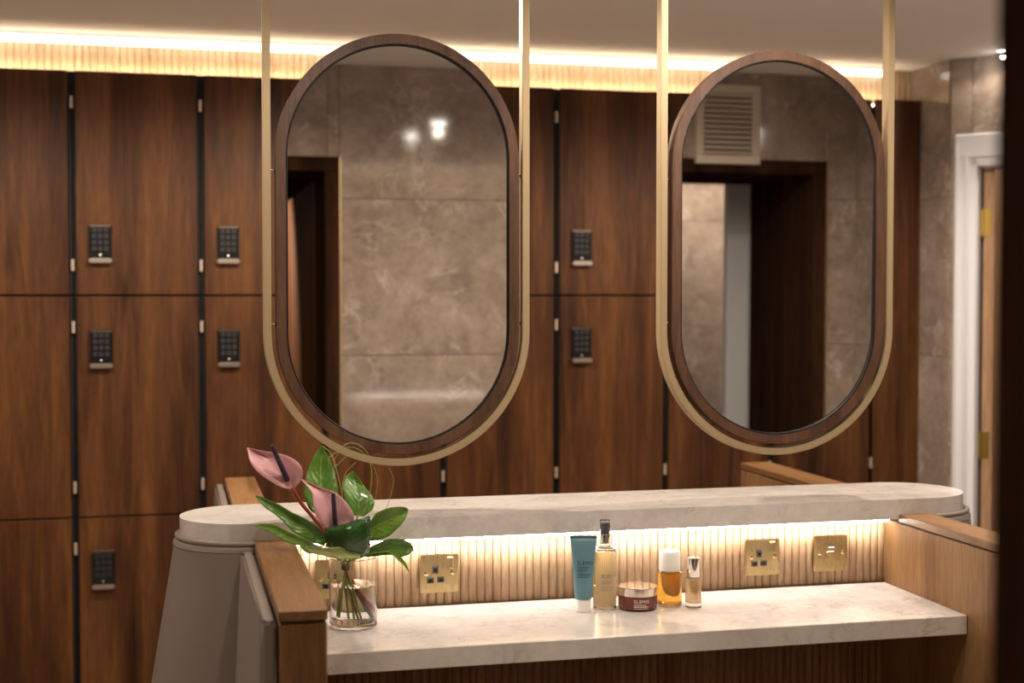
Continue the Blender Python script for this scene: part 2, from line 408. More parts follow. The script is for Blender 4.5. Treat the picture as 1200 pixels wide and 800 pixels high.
# air grille over the second portal, seen in the mirror
g = thing('air_grille', 'square beige louvred air grille on marble above a doorway, seen in right mirror', 'grille', (2.20, YF+.008, 2.235))
bm = bmesh.new()
for a in ((-.14, .14, .125, .16), (-.14, .14, -.16, -.125), (-.14, -.105, -.125, .125), (.105, .14, -.125, .125)): add_box(bm, a[0], a[1], 0, .018, a[2], a[3], bev=.003)
obj('frame', bm, M['grille'], g); obj('backing', box(-.105, .105, 0, .003, -.125, .125), M['dark'], g)
sl = None
for k in range(12):
    z = -.115+.021*k
    if sl is None:
        bm = box(-.105, .105, .004, .016, -.0045, .0045); bmesh.ops.rotate(bm, verts=bm.verts[:], cent=(0, .01, 0), matrix=Matrix.Rotation(.6, 3, 'X'))
        sl = obj('slat', bm, M['grille'], g, loc=(0, 0, z))
    else:
        o = sl.copy(); C.objects.link(o); o.location = (0, 0, z)

# ceiling downlights (each fixture carries its own lamp)
def downlight(x, y, label, watts=SPOT_W, size=172, tilt=None):
    t = thing('ceiling_downlight', label, 'light', (x, y, CEIL-.02))
    obj('trim_ring', lathe([(.0385, .006), (.041, .002), (.050, .006), (.051, .0195), (.0385, .0195), (.0385, .006)], 28), M['white'], t, True)
    obj('lens', lathe([(0, -.014), (.020, -.012), (.033, -.006), (.038, .003), (.038, .012), (0, .012)], 24), M['lamp'], t)
    ld = bpy.data.lights.new('downlight_lamp', 'SPOT'); ld.energy = watts; ld.color = (1, .84, .68); ld.spot_size = math.radians(size); ld.spot_blend = .35; ld.shadow_soft_size = .022
    lo = bpy.data.objects.new('downlight_lamp', ld); C.objects.link(lo); lo.parent = t; lo.location = (0, 0, -.045)
    return t
downlight(1.30, 2.42, 'downlight over the vanity counter, the nearer of the pair reflected in left mirror', 22)
downlight(1.26, 2.98, 'downlight over the vanity slab, the farther of the pair reflected in left mirror', 5)
downlight(.42, 1.95, 'unseen downlight added to light the vanity front, above its left end', 18)  # added fill lamp, set where the mirrors do not reflect it
downlight(1.75, 1.95, 'unseen downlight added to light the vanity front, above its right end', 18)  # its partner, likewise added for fill and out of mirror reach
downlight(-.75, 2.35, 'ceiling downlight left of the vanity, in front of its leather end', 24)
downlight(2.92, 4.49, 'small bright ceiling downlight near the white doorway at upper right edge', 2.5).scale = (.45, .45, .6)
downlight(3.17, 2.85, 'ceiling downlight in the side recess, reflected in the right mirror', 40)
downlight(-.60, 3.65, 'ceiling downlight over the aisle at the left of the lockers')
downlight(.45, 3.70, 'ceiling downlight over the aisle, behind the left hanging mirror', 58)
downlight(2.05, 3.45, 'ceiling downlight over the aisle, right of the right mirror', 55)
downlight(2.95, -.65, 'unseen downlight added to brighten the corridor behind the doorway in right mirror', 65, 165)  # unseen lamp added to brighten the corridor marble
t = downlight(-.10, -.95, 'unseen lamp added to brighten the side panel of the wood lined passage', 110, 118); t.location.z = HEAD-.075  # unseen lamp added to light the passage panel, aimed at it below
next(c for c in t.children if c.type == 'LIGHT').rotation_euler = Vector((.83, -.25, -.5)).to_track_quat('-Z', 'Y').to_euler()
downlight(3.70, 4.62, 'unseen downlight added to brighten the oak leaf beyond the white door frame', 30)  # unseen lamp added to brighten the open door leaf

# ------------------------------------------------------------------ lockers
LY, PITCH, LX0 = 4.90, .42, -1.157
TIER = [(.072, .821), (.8235, 1.5685), (1.5715, 2.320)]; TN = ['bottom', 'middle', 'top']
def locker(h, key_z, hz, top):
    t = thing('locker', 'x', 'locker')
    obj('carcass', box(.002, PITCH-.002, .022, .46, .001, h-top), M['locker_edge'], t)
    obj('door', box(.012, PITCH-.012, 0, .019, .0015, h-.0015, bev=.0015), M['locker'], t)
    k = obj('keypad_lock', box(-.036, .036, -.016, .0005, -.056, .062, bev=.004, seg=2), M['black'], t, loc=(.090, 0, key_z))
    bm = bmesh.new()
    for r in range(4):
        for c in range(3): add_box(bm, -.026+.019*c, -.012+.019*c, -.0166, -.0155, .036-.021*r, .050-.021*r)
    tag(obj('keys', bm, M['keyprint'], k), kind='stuff')
    obj('top_bezel', box(-.036, .036, -.018, 0, .050, .063, bev=.003), M['bronze'], k)
    obj('pull_bar', box(-.037, .037, -.030, 0, -.068, -.052, bev=.004, seg=2), M['steel'], k)
    obj('indicator', lathe([(0, 0), (.004, 0), (.004, .002), (0, .003)], 12), M['steel'], k, loc=(0, -.0165, -.042)).rotation_euler.x = PI/2
    for z in hz: obj('hinge', box(-.004, .006, .001, .015, -.020, .020, bev=.001), M['hinge'], t, loc=(PITCH-.001, .002, z))
    return t
ordn = ['beyond the left edge of view', 'in the first column at the left edge of view', 'in the second column from the left', 'in the third column from the left', 'fourth column, behind left mirror',
        'left of the two columns between the mirrors', 'right of the two columns between the mirrors', 'behind the left half of right mirror', 'behind the right half of right mirror']
proto = {}
for j, (z0, z1) in enumerate(TIER):
    h = z1-z0
    for i in range(9):
        if j not in proto:
            proto[j] = o = locker(h, {0: h-.172, 1: h-.175, 2: .175}[j], (.10, h-.105), .030 if j == 2 else .001)
        else: o = copy_tree(proto[j])
        o.location = (LX0+PITCH*i, LY, z0)
        o['label'] = 'walnut locker in the %s row, %s' % (TN[j], ordn[i]); o['group'] = 'walnut lockers along the back wall'
t = thing('light_block_rail', 'thin dark rail added to keep strip light out of the gaps atop the lockers', 'rail', (.735, 4.922, 2.279))  # added behind the doors to stop strip light leaking through the gaps
obj('rail', box(-1.89, 1.89, -.0015, .002, 0, .040), M['locker_edge'], t)
t = thing('filler_panel', 'plain tall walnut end panel closing the locker run against the marble wall', 'panel', (2.629, LY, 0))
obj('panel', box(0, XR-2.629-.009, 0, .02, .0, 2.32, bev=.002), M['locker'], t)
obj('body', box(.002, XR-2.631-.009, .0205, .46, 0, 2.29), M['locker_edge'], t)
t = thing('plinth', 'dark recessed plinth running along the floor under the lockers', 'plinth', (.735, LY+.04, 0))
obj('board', box(-1.89, 1.88, 0, .03, 0, .071), M['locker_edge'], t)

# ------------------------------------------------------------------ vanity island
CX0, CX1, CY, SR = .157, 1.760, 3.127, .142
ZS0, ZS1 = 1.041, 1.0885; ZSH = .879
isl = thing('vanity_island', 'walnut and leather vanity island with ribbed back panel and rounded padded ends', 'vanity', (.96, 3.127, 0))
def ip(name, bm, m, parent=isl, **k):
    for v in bm.verts: v.co -= Vector((.96, 3.127, 0))
    return obj(name, bm, m, parent, **k)
ip('core', box(.17, 1.75, 3.085, 3.17, 0, ZS0-.002), M['walnut'])
fp = ip('fluted_panel', box(.24, 1.68, 3.060, 3.084, 0, 1.03), M['flute'])
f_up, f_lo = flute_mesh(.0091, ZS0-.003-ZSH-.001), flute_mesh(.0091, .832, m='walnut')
x = .262; k = 0
while x < 1.665:
    for me, z in ((f_up, ZSH+.001), (f_lo, .002)):
        o = bpy.data.objects.new('flute', me); C.objects.link(o); o.parent = fp; o.location = (x-.96, 3.060-3.127, z)
    x += .0187
fr = ip('rear_panel', box(.228, 1.713, 3.17, 3.195, 0, 1.03), M['flute'])
def side(x0, x1, y0, y1, caps):
    s = ip('side_panel', box(x0, x1, y0, y1, 0, 1.0305, bev=.0015), M['walnut'])
    ip('groove', box(x0+.003, x1-.003, caps[0]+.003, caps[1]-.003, 1.0305, 1.0345), M['locker_edge'], s)
    ip('cap', box(x0-.0015, x1+.0015, caps[0]-.002, caps[1], 1.0345, 1.0525, bev=.0015), M['walnut_y'], s)
side(.169, .2475, 2.305, 3.058, (2.305, 2.984)); side(1.671, 1.752, 2.305, 3.058, (2.305, 2.984))
side(.147, .228, 3.196, 4.045, (3.272, 4.045)); side(1.713, 1.805, 3.196, 4.03, (3.272, 4.03))
def pad(x_in, sgn, y0, y1, zt=1.036):
    """tapered leather pad; y0 is the free outer edge, y1 the edge next to the padded end"""
    bm = bmesh.new(); q = []
    for z, o0, o1 in ((0.0, .046, .088), (zt, .030, .030)):
        q.append([bm.verts.new(p) for p in ((x_in, y0, z), (x_in, y1, z), (x_in-sgn*o1, y1, z), (x_in-sgn*o0, y0, z))])
    a, b = q
    bm.faces.new(a); bm.faces.new(b[::-1])
    for i in range(4): bm.faces.new([a[i], b[i], b[(i+1) % 4], a[(i+1) % 4]])
    bmesh.ops.recalc_face_normals(bm, faces=bm.faces[:])
    bmesh.ops.bevel(bm, geom=bm.edges[:], offset=.008, segments=4, affect='EDGES')
    d = -1 if y0 < y1 else 1
    pd = ip('leather_pad', bm, M['leather'], smooth=True); wn = pd.modifiers.new('normals', 'WEIGHTED_NORMAL'); wn.weight = 100
    e = .030*sgn; z = zt-.0005
    ip('piping', tube([(x_in-e*.78, y0-d*.008, z), (x_in-e*.78, y1+d*.008, z)], .0014, 8), M['leather'], pd, smooth=True)
pad(.1685, 1, 2.312, 2.955); pad(1.7525, -1, 2.312, 2.955)
pad(.1465, 1, 4.04, 3.30); pad(1.8055, -1, 4.025, 3.30)
def padded_end(cx, sgn):
    bm = bmesh.new(); rings = []; n = 36
    prof = [(0, .345), (.25, .298), (.5, .253), (.75, .211), (.95, .178), (1.022, .1665), (1.036, .1665), (1.044, .160), (1.046, .152), (1.0405, .146)]
    for z, r in prof:
        rings.append([bm.verts.new((cx+sgn*r*math.sin(PI*i/n)*-1, CY+r*math.cos(PI*i/n), z)) for i in range(n+1)])
    for a, b in zip(rings, rings[1:]):
        for i in range(n):
            f = bm.faces.new([a[i], a[i+1], b[i+1], b[i]]); f.smooth = True
    bm.faces.new(rings[0]); bm.faces.new(rings[-1]);
    for a, b in zip(rings, rings[1:]): bm.faces.new([a[0], b[0], b[-1], a[-1]]) if False else None
    bm.faces.new([r[0] for r in rings]+[r[-1] for r in rings[::-1]])
    bmesh.ops.recalc_face_normals(bm, faces=bm.faces[:])
    e = ip('padded_end', bm, M['leather'])
    for r, z, rad in ((.1575, 1.0475, .0062), (.1662, 1.031, .0014)):
        ip('piping', tube([(cx-sgn*r*math.sin(PI*i/40), CY+r*math.cos(PI*i/40), z) for i in range(41)], rad, 10), M['leather'], e, smooth=True)
padded_end(.168, 1); padded_end(1.753, -1)

pts = [(CX1+SR*math.cos(a), CY+SR*math.sin(a)) for a in [-PI/2+PI*k/40 for k in range(41)]] + [(CX0+SR*math.cos(a), CY+SR*math.sin(a)) for a in [PI/2+PI*k/40 for k in range(41)]]
o = prism(pts, ZS0, ZS1, .002)
tag(obj('marble_slab', o, M['slab']), 'long cream marble slab with rounded ends on top of the island', 'slab')
tag(obj('marble_shelf', box(.249, 1.6695, 2.687, 3.0505, ZSH-.042, ZSH, bev=.0018), M['slab']), 'cream marble counter shelf below the slab, holding the bottles', 'counter')
t, hx, hy = led('led_strip', .26, 1.665, 3.018, 3.034, ZS0-.011, ZS0, None, 'white light strip hidden under the front of the marble slab')
obj('diffuser', box(-hx, hx, -hy, hy, 0, .006, bev=.002), M['led_shelf'], t); obj('channel', box(-hx, hx, -hy, hy, .006, .0105), M['white'], t)

# sockets
def plate(name, x, z, label):
    t = thing(name, label, 'socket' if 'socket' in name else 'switch', (x, 3.0515, z))
    obj('plate', box(-.043, .043, -.0075, 0, -.043, .043, bev=.002, seg=2), M['brass'], t)
    for sx in (-.030, .030):
        s = obj('screw', lathe([(0, 0), (.0056, 0), (.0050, .0028), (.0018, .0036), (.0018, .0012), (0, .0012)], 16), M['brass_bright'], t, True, loc=(sx, -.0074, .001)); s.rotation_euler.x = PI/2
    return t
def rocker(t, x, z, w=.0058, h=.0115):
    r = obj('switch_surround', box(x-w-.0015, x+w+.0015, -.0088, -.0072, z-h-.0015, z+h+.0015, bev=.0004), M['brass_bright'], t)
    bm = box(x-w, x+w, -.0125, -.008, z-h, z+h, bev=.0008)
    for v in bm.verts:
        if v.co.y < -.01: v.co.y += .0035*((v.co.z-z)/h*.5+.5)
    obj('rocker', bm, M['brass'], r)
def socket(x, z, label):
    t = plate('power_socket', x, z, label)
    for px, pz, w, h in ((-.009, .009, .0068, .009), (-.0205, -.0145, .0082, .0068), (.0025, -.0135, .0082, .0068)):
        i = obj('pin_inset', box(px-w, px+w, -.0085, -.007, pz-h, pz+h, bev=.002, seg=2), M['brass_bright'], t)
        obj('pin_body', box(px-w+.0010, px+w-.0010, -.0089, -.0074, pz-h+.0010, pz+h-.0010, bev=.0004), M['socket_grey'], i)
        obj('pin_hole', box(px-w*.5, px+w*.5, -.0091, -.008, pz-h*.45, pz+h*.35), M['black'], i)
    rocker(t, .0245, .0235); return t
socket(.5765, .952, 'single brass power socket left of the teal tube, beside the flowers')
socket(1.350, .954, 'single brass power socket right of the bottles, beside the brass switch')
socket(.3445, .951, 'brass power socket behind the glass vase')
t = plate('fused_switch', 1.5255, .956, 'brass spur switch plate at the right end of the ribbed panel')
r = obj('fuse_carrier', box(-.0065, .0075, -.0095, -.0072, -.0145, .0145, bev=.0006), M['brass_bright'], t)
obj('rocker', box(-.0045, .0055, -.0125, -.009, -.0125, .006, bev=.0008), M['brass'], r)
obj('indicator', box(-.0045, .0055, -.0105, -.009, .008, .0125), M['atomizer'], r); obj('lug', box(-.0115, -.0065, -.0095, -.0072, -.006, .004, bev=.0005), M['brass_bright'], r)

# ------------------------------------------------------------------ mirrors
def stadium(R, zb, zt, n=40):
    return [(R*math.cos(PI*k/n), zt+R*math.sin(PI*k/n)) for k in range(n+1)] + [(-R*math.cos(PI*k/n), zb-R*math.sin(PI*k/n)) for k in range(n+1)]
def ring(outer, inner, y0, y1, bev=0):
    bm = bmesh.new(); n = len(outer)
    L = [[bm.verts.new((x, y, z)) for x, z in s] for s, y in ((outer, y0), (inner, y0), (inner, y1), (outer, y1))]
    for a, b in ((0, 1), (1, 2), (2, 3), (3, 0)):
        for i in range(n):
            j = (i+1) % n; f = bm.faces.new([L[a][i], L[a][j], L[b][j], L[b][i]]); f.smooth = True
    bmesh.ops.recalc_face_normals(bm, faces=bm.faces[:])
    if bev:
        es = [e for e in bm.edges if len(e.link_faces) == 2 and e.calc_face_angle(0) > 1.0]
        bmesh.ops.bevel(bm, geom=es, offset=bev, segments=2, affect='EDGES')
    return bm
def sharp(o, ang=.7):
    for e in o.data.edges: pass
    bm = bmesh.new(); bm.from_mesh(o.data)
    for e in bm.edges: e.smooth = not (len(e.link_faces) == 2 and e.calc_face_angle(0) > ang)
    bm.to_mesh(o.data); bm.free(); return o
def disc(s, y0, y1):
    bm = bmesh.new(); a = [bm.verts.new((x, y0, z)) for x, z in s]; b = [bm.verts.new((x, y1, z)) for x, z in s]; n = len(s)
    bm.faces.new(a); bm.faces.new(b[::-1])
    for i in range(n): bm.faces.new([a[i], b[i], b[(i+1) % n], a[(i+1) % n]])
    bmesh.ops.recalc_face_normals(bm, faces=bm.faces[:]); return bm
def hanging_mirror(x, label, lean, ww=.274):
    ZB, ZT = 1.487, 1.878
    t = thing('hanging_mirror', label, 'mirror', (x, 3.127, 1.18), group=None)
    def loc(bm):
        for v in bm.verts: v.co.z -= 1.18
        return bm
    # brass U strap: two posts to the ceiling joined by a half round
    bm = bmesh.new(); Ro, Ri = .301, .284; n = 48
    path = [(CEIL, None)]
    out = [(-Ro, CEIL-.001)] + [(-Ro*math.cos(PI*k/n), ZB-Ro*math.sin(PI*k/n)) for k in range(n+1)] + [(Ro, CEIL-.001)]
    inn = [(-Ri, CEIL-.001)] + [(-Ri*math.cos(PI*k/n), ZB-Ri*math.sin(PI*k/n)) for k in range(n+1)] + [(Ri, CEIL-.001)]
    L = [[bm.verts.new((px, y, pz)) for px, pz in s] for s, y in ((out, -.016), (inn, -.016), (inn, .016), (out, .016))]
    for a, b in ((0, 1), (1, 2), (2, 3), (3, 0)):
        for i in range(len(out)-1):
            f = bm.faces.new([L[a][i], L[a][i+1], L[b][i+1], L[b][i]]); f.smooth = True
    for i in (0, -1): bm.faces.new([L[k][i] for k in range(4)])
    bmesh.ops.recalc_face_normals(bm, faces=bm.faces[:])
    es = [e for e in bm.edges if len(e.link_faces) == 2 and e.calc_face_angle(0) > 1.0]
    bmesh.ops.bevel(bm, geom=es, offset=.0012, segments=2, affect='EDGES')
    sharp(obj('brass_strap', loc(bm), M['gold'], t))
    wf = sharp(obj('wood_frame', loc(ring(stadium(ww, ZB, ZT), stadium(ww-.0225, ZB, ZT), -.021, .021, .0012)), M['frame_wood'], t))
    obj('black_edge', loc(ring(stadium(ww-.0225, ZB, ZT), stadium(ww-.0262, ZB, ZT), -.0165, .0165)), M['rubber'], wf)
    gl = obj('mirror_glass', loc(disc(stadium(ww-.0258, ZB, ZT), -.012, .012)), M['mirror'], t)
    gl.rotation_euler.x = lean
    gl.location = (0, math.tan(lean)*.50, 0)
    for sx in (-1, 1):
        for z in (1.505, 1.843):
            obj('fixing_pin', tube([(sx*(ww-.002), 0, z-1.18), (sx*(Ri+.001), 0, z-1.18)], .004, 10), M['brass'], t, True)
    return t
hanging_mirror(.4995, 'left oval walnut mirror in a pale gold strap, above the flowers', 0)
hanging_mirror(1.4185, 'right oval walnut mirror in a pale gold strap, nearer the white doorway', math.radians(.35))

# ------------------------------------------------------------------ toiletries
def facing(x, y, extra=0): return math.atan2(-y, -x) + extra          # angle of the side that faces the camera
def cyl_fn(r, ang, x0, z0):
    return lambda x, y: Vector((r*math.cos(ang+(x+x0)/r), r*math.sin(ang+(x+x0)/r), z0+y))
# blue grey tube standing on its cap
bx, by = .873, 2.920; a = facing(bx, by)
t = thing('cream_tube', 'blue grey squeeze tube standing on its white cap beside the oil bottle', 'tube', (bx, by, ZSH), a+PI/2)
obj('cap', lathe([(0, 0), (.0150, 0), (.0162, .0012), (.0162, .027), (.015, .0285), (0, .0285)], 36), M['whitecap'], t, True)
bm = bmesh.new(); rings = []; n = 40
for k in range(15):
    u = k/14; z = .0285+.1335*u; hw = .0188+.0100*u**1.1; hd = .0188*(1-u)**.75+.0011
    if k == 0: hw, hd = .0178, .0178
    rings.append([bm.verts.new((hw*math.cos(2*PI*i/n), hd*math.sin(2*PI*i/n), z)) for i in range(n)])
for p, q in zip(rings, rings[1:]):
    for i in range(n): bm.faces.new([p[i], p[(i+1) % n], q[(i+1) % n], q[i]])
bm.faces.new(rings[0][::-1]); bm.faces.new(rings[-1])
obj('body', bm, M['teal'], t, True)
obj('seal', box(-.0292, .0292, -.0015, .0015, .1605, .1665, bev=.0004), M['tube_end'], t)
def tube_fn(x0, z0):
    def f(x, y):
        xx = x+x0; z = z0+y; u = (z-.0285)/.1335; hw = .0188+.0100*u**1.1; hd = .0188*(1-u)**.75+.0011
        c = max(-.98, min(.98, xx/hw)); return Vector((xx, -hd*math.sqrt(1-c*c)-.0004, z))
    return f
obj('brand_lettering', text_bm('ELEMIS', .0105, tube_fn(-.0135, .1045)), M['navy'], t)
tag(obj('fine_print', lines_bm([(0, .028, 0, .0016), (0, .024, -.0042, .0016), (0, .021, -.0084, .0016), (0, .032, -.0150, .0013), (0, .029, -.0185, .0013), (0, .025, -.0220, .0013)], tube_fn(-.0135, .0985)), M['navy'], t), kind='stuff')
# pale oil bottle with spray pump
bx, by = .9262, 2.933; a = facing(bx, by)
t = thing('spray_bottle', 'tall clear bottle of pale yellow oil with a spray pump and clear cap', 'bottle', (bx, by, ZSH+.0006), a)
R = .0258
obj('glass', lathe([(0, 0), (R-.002, 0), (R, .002), (R, .131), (R-.003, .136), (.013, .138), (.013, .145), (0, .145)], 48), M['glass'], t, True)
obj('oil', lathe([(0, .008), (R-.003, .008), (R-.0022, .010), (R-.0022, .128), (0, .128)], 48), M['oil'], t, True)
obj('pump_collar', lathe([(0, .1452), (.0118, .1452), (.0122, .147), (.0122, .165), (.0112, .1665), (0, .1665)], 36), M['chrome'], t, True)
obj('atomizer', lathe([(0, .167), (.0085, .167), (.0085, .1695), (.0062, .171), (.0052, .189), (.0035, .1905), (0, .1915)], 28), M['atomizer'], t, True)
obj('clear_cap', lathe([(.0112, .1668), (.0118, .1668), (.0116, .195), (.0105, .197), (0, .197), (0, .1955), (.0098, .1955), (.0108, .194), (.0112, .1668)], 32), M['glass'], t, True)
obj('brand_lettering', text_bm('ELEMIS', .0112, cyl_fn(R+.0004, 0, -.008, .072)), M['violet'], t)
tag(obj('fine_print', lines_bm([(0, .026, 0, .0012), (0, .024, -.004, .0012), (0, .030, -.012, .0012), (0, .031, -.016, .0012), (0, .027, -.020, .0012)], cyl_fn(R+.0004, 0, -.008, .064)), M['violet'], t), kind='stuff')
# maroon balm jar
bx, by = .999, 2.923; a = facing(bx, by)
t = thing('balm_jar', 'low round maroon jar with a wide rose silver lid', 'jar', (bx, by, ZSH+.0006), a); R = .0438
obj('body', lathe([(0, 0), (R-.006, 0), (R-.001, .003), (R, .007), (R, .0295), (R-.002, .031), (0, .031)], 64), M['maroon'], t, True)
sharp(obj('lid', lathe([(0, .0312), (R-.0004, .0312), (R+.0002, .032), (R+.0002, .049), (R-.0012, .0502), (0, .0502)], 64), M['lid'], t, True), .4)
obj('brand_lettering', text_bm('ELEMIS', .0105, cyl_fn(R+.0004, 0, -.008, .0185)), M['paleprint'], t)
tag(obj('fine_print', lines_bm([(0, .027, 0, .0014), (0, .034, -.0042, .0020), (0, .032, -.0080, .0014)], cyl_fn(R+.0004, 0, -.008, .0140)), M['paleprint'], t), kind='stuff')
# amber bottle with a white cap
bx, by = 1.077, 2.931; a = facing(bx, by)
t = thing('amber_bottle', 'short round bottle of amber liquid with a big white cap', 'bottle', (bx, by, ZSH+.0006), a); R = .0272
obj('glass', lathe([(0, 0), (R-.002, 0), (R, .002), (R, .075), (R-.003, .0785), (0, .0785)], 48), M['glass'], t, True)
obj('liquid', lathe([(0, .006), (R-.003, .006), (R-.0018, .008), (R-.0018, .074), (0, .074)], 48), M['amber'], t, True)
sharp(obj('cap', lathe([(0, .079), (.0235, .079), (.0238, .080), (.0238, .097), (.0234, .0975), (.0238, .098), (.0238, .119), (.0215, .1225), (.012, .1235), (0, .1237)], 48), M['whitecap'], t, True), .6)
tag(obj('fine_print', lines_bm([(0, .016, -.0035*k, .0018) for k in range(11)], cyl_fn(R+.0004, 0, .004, .060)), M['brownprint'], t), kind='stuff')
# small bottle with a chrome cap
bx, by = 1.119, 2.894; a = facing(bx, by)
t = thing('small_bottle', 'small slim bottle of peach liquid with a shiny chrome cap, rightmost on the counter', 'bottle', (bx, by, ZSH+.0006), a); R = .0178
obj('glass', lathe([(0, 0), (R-.0015, 0), (R, .0015), (R, .065), (R-.003, .069), (0, .069)], 40), M['glass'], t, True)
obj('liquid', lathe([(0, .012), (R-.004, .012), (R-.0025, .014), (R-.0025, .0645), (0, .0645)], 40), M['peach'], t, True)
sharp(obj('cap', lathe([(0, .0692), (.0135, .0692), (.0138, .070), (.0138, .1105), (.0128, .1118), (0, .1118)], 40), M['chrome'], t, True), .5)
obj('brand_lettering', text_bm('ELEMIS', .0066, cyl_fn(R+.0004, 0, -.0085, .045)), M['brownprint'], t)
tag(obj('fine_print', lines_bm([(0, .019, -.0036*k, .0011) for k in range(6)], cyl_fn(R+.0004, 0, -.0085, .0405)), M['brownprint'], t), kind='stuff')

# ------------------------------------------------------------------ vase and flowers
VX, VY = .3665, 2.904
t = thing('glass_vase', 'clear glass cylinder vase half full of water on the left end of the counter', 'vase', (VX, VY, ZSH+.0006)); R = .0500
obj('glass', lathe([(0, 0), (R-.003, 0), (R, .003), (R, .144), (R-.0012, .1455), (R-.0025, .144), (R-.0025, .0115), (R-.005, .009), (0, .009)], 64), M['glass'], t, True)
obj('water', lathe([(0, .0095), (R-.0058, .0095), (R-.0031, .012), (R-.0031, .088), (0, .088)], 64), M['water'], t, True)

def leaf_bm(Ls, Rs, ys, fold=.010, curl=0.0, cols=8, sub=5, edge_wave=0):
    """blade lofted between its left and right edge (photo positions at depth ys), midrib sunk by fold"""
    n = len(Ls); ys = ys if isinstance(ys, (list, tuple)) else [ys]*n
    A = smoothpath([at(*p, y) for p, y in zip(Ls, ys)], sub); B = smoothpath([at(*p, y) for p, y in zip(Rs, ys)], sub)
    bm = bmesh.new(); uv = bm.loops.layers.uv.new('UVMap'); g = []
    for i, (p, q) in enumerate(zip(A, B)):
        row = []; wd = (q-p).length
        for k in range(cols+1):
            u = k/cols; s = 2*u-1; d = (1-abs(s))*fold*min(1, wd/.03) + curl*(s*s)*min(1, wd/.03) + edge_wave*abs(s)*math.sin(i*1.3+k)
            row.append(bm.verts.new(p.lerp(q, u)+Vector((0, d, 0))))
        g.append(row)
    m = len(g)
    for i in range(m-1):
        for k in range(cols):
            f = bm.faces.new([g[i][k], g[i][k+1], g[i+1][k+1], g[i+1][k]]); f.smooth = True
            for lp, (uu, vv) in zip(f.loops, ((k, i), (k+1, i), (k+1, i+1), (k, i+1))): lp[uv].uv = (uu/cols, vv/(m-1))
    return bm
def centred(o):
    """put the object's origin at the middle of its mesh"""
    c = sum((v.co for v in o.data.vertices), Vector())/len(o.data.vertices)
    for v in o.data.vertices: v.co -= c
    o.location = c; return o
def blade(name, parent, m, Ls, Rs, ys, th=.0007, **k):
    o = obj(name, leaf_bm(Ls, Rs, ys, **k), M[m], parent)
    s = o.modifiers.new('thick', 'SOLIDIFY'); s.thickness = th; s.offset = 0
    return o
def px_tube(name, parent, m, pts, r, n=6, seg=8, flat=1):
    p = smoothpath([at(*q) for q in pts], n)
    rr = r if not isinstance(r, (list, tuple)) else [r[0]+(r[1]-r[0])*i/(len(p)-1) for i in range(len(p))]
    return obj(name, tube(p, rr, seg, flat=flat), M[m], parent, True)
D = 2.90
def plant(name, label, cat, group=None): return thing(name, label, cat, (0, 0, 0), 0, group)
def leaf(label, m, Ls, Rs, ys, stem, sm='stem', r=.0021, **k):
    t = plant('foliage_leaf', label, 'leaf', 'foliage leaves in the vase')
    blade('leaf_blade', t, m, Ls, Rs, ys, **k)
    px_tube('leaf_stalk', t, sm, stem, r)
    return t
# anthuriums
t = plant('anthurium_flower', 'higher pink anthurium flower leaning left on a red stem', 'flower')
blade('spathe', t, 'spathe', [(340,573),(329,570),(317,563.4),(306,556),(298,548),(292.5,539),(291,531),(289.5,524.5)],
      [(346,571),(353.5,560),(354,549),(348.5,541),(338,534.5),(325,530.5),(307,528),(290.5,524.5)], [2.872,2.862,2.856,2.856,2.86,2.866,2.872,2.88], fold=.014, curl=-.004)
px_tube('spadix', t, 'spadix', [(336.5,562,2.866),(331,549,2.846),(325.5,537,2.832),(320.5,526,2.822),(318.6,521.5,2.818)], (.0062,.0042), 6, 14)
px_tube('stem', t, 'redstem', [(342,572,2.878),(352,588,2.89),(366,605,2.896),(380,623,2.90),(398,652,2.904),(406,668,2.904),(428,708,2.912),(439,727,2.916)], (.0044,.0032))
t = plant('anthurium_flower', 'lower pink anthurium flower facing forward beside the dark folded leaf', 'flower')
blade('spathe', t, 'spathe', [(381,619),(374,611),(369,601),(367,588),(365.5,577),(360,569),(352.5,561.3)],
      [(404,618),(414,609),(413,600),(404,586.5),(392,576.5),(376,571),(353.5,561.3)], [2.862,2.856,2.852,2.853,2.857,2.866,2.878], fold=.012, curl=-.003)
px_tube('spadix', t, 'spadix', [(393,616,2.862),(392,603,2.842),(391.2,590,2.832),(390.6,578,2.826)], (.0054,.0042), 6, 14)
px_tube('stem', t, 'redstem', [(393,617,2.866),(396,632,2.886),(402,655,2.902),(409,670,2.908),(424,706,2.918),(431,731,2.93)], (.0036,.0028))
# leaves: upright pair at the back
leaf('upright pointed green leaf at the back, between the two pink flowers', 'leaf', [(378,606),(363,597),(357,580),(358,565),(361,551),(367,536),(373,527),(376.3,522.5)],
     [(386,606),(393,594),(397,577),(394.5,564),(391,551),(386.5,538),(381,528.5),(377.3,522.5)], [2.90,2.91,2.92,2.93,2.94,2.945,2.95,2.95], [(382,604,2.90),(392,630,2.905),(404,660,2.91),(418,690,2.93),(430,722,2.935)], fold=.008)
leaf('upright rounded green leaf right of the lower flower', 'leaf', [(412,604),(406,592),(403,578),(401.5,567),(404,559.5),(409,555),(413.2,552)],
     [(426,605),(436,597),(438.5,587),(434,578),(428,571),(421,560.5),(414.5,552)], [2.89,2.892,2.90,2.91,2.92,2.925,2.93], [(419,603,2.892),(414,632,2.90),(405,658,2.904),(414,690,2.90),(422,728,2.90)], fold=.008)
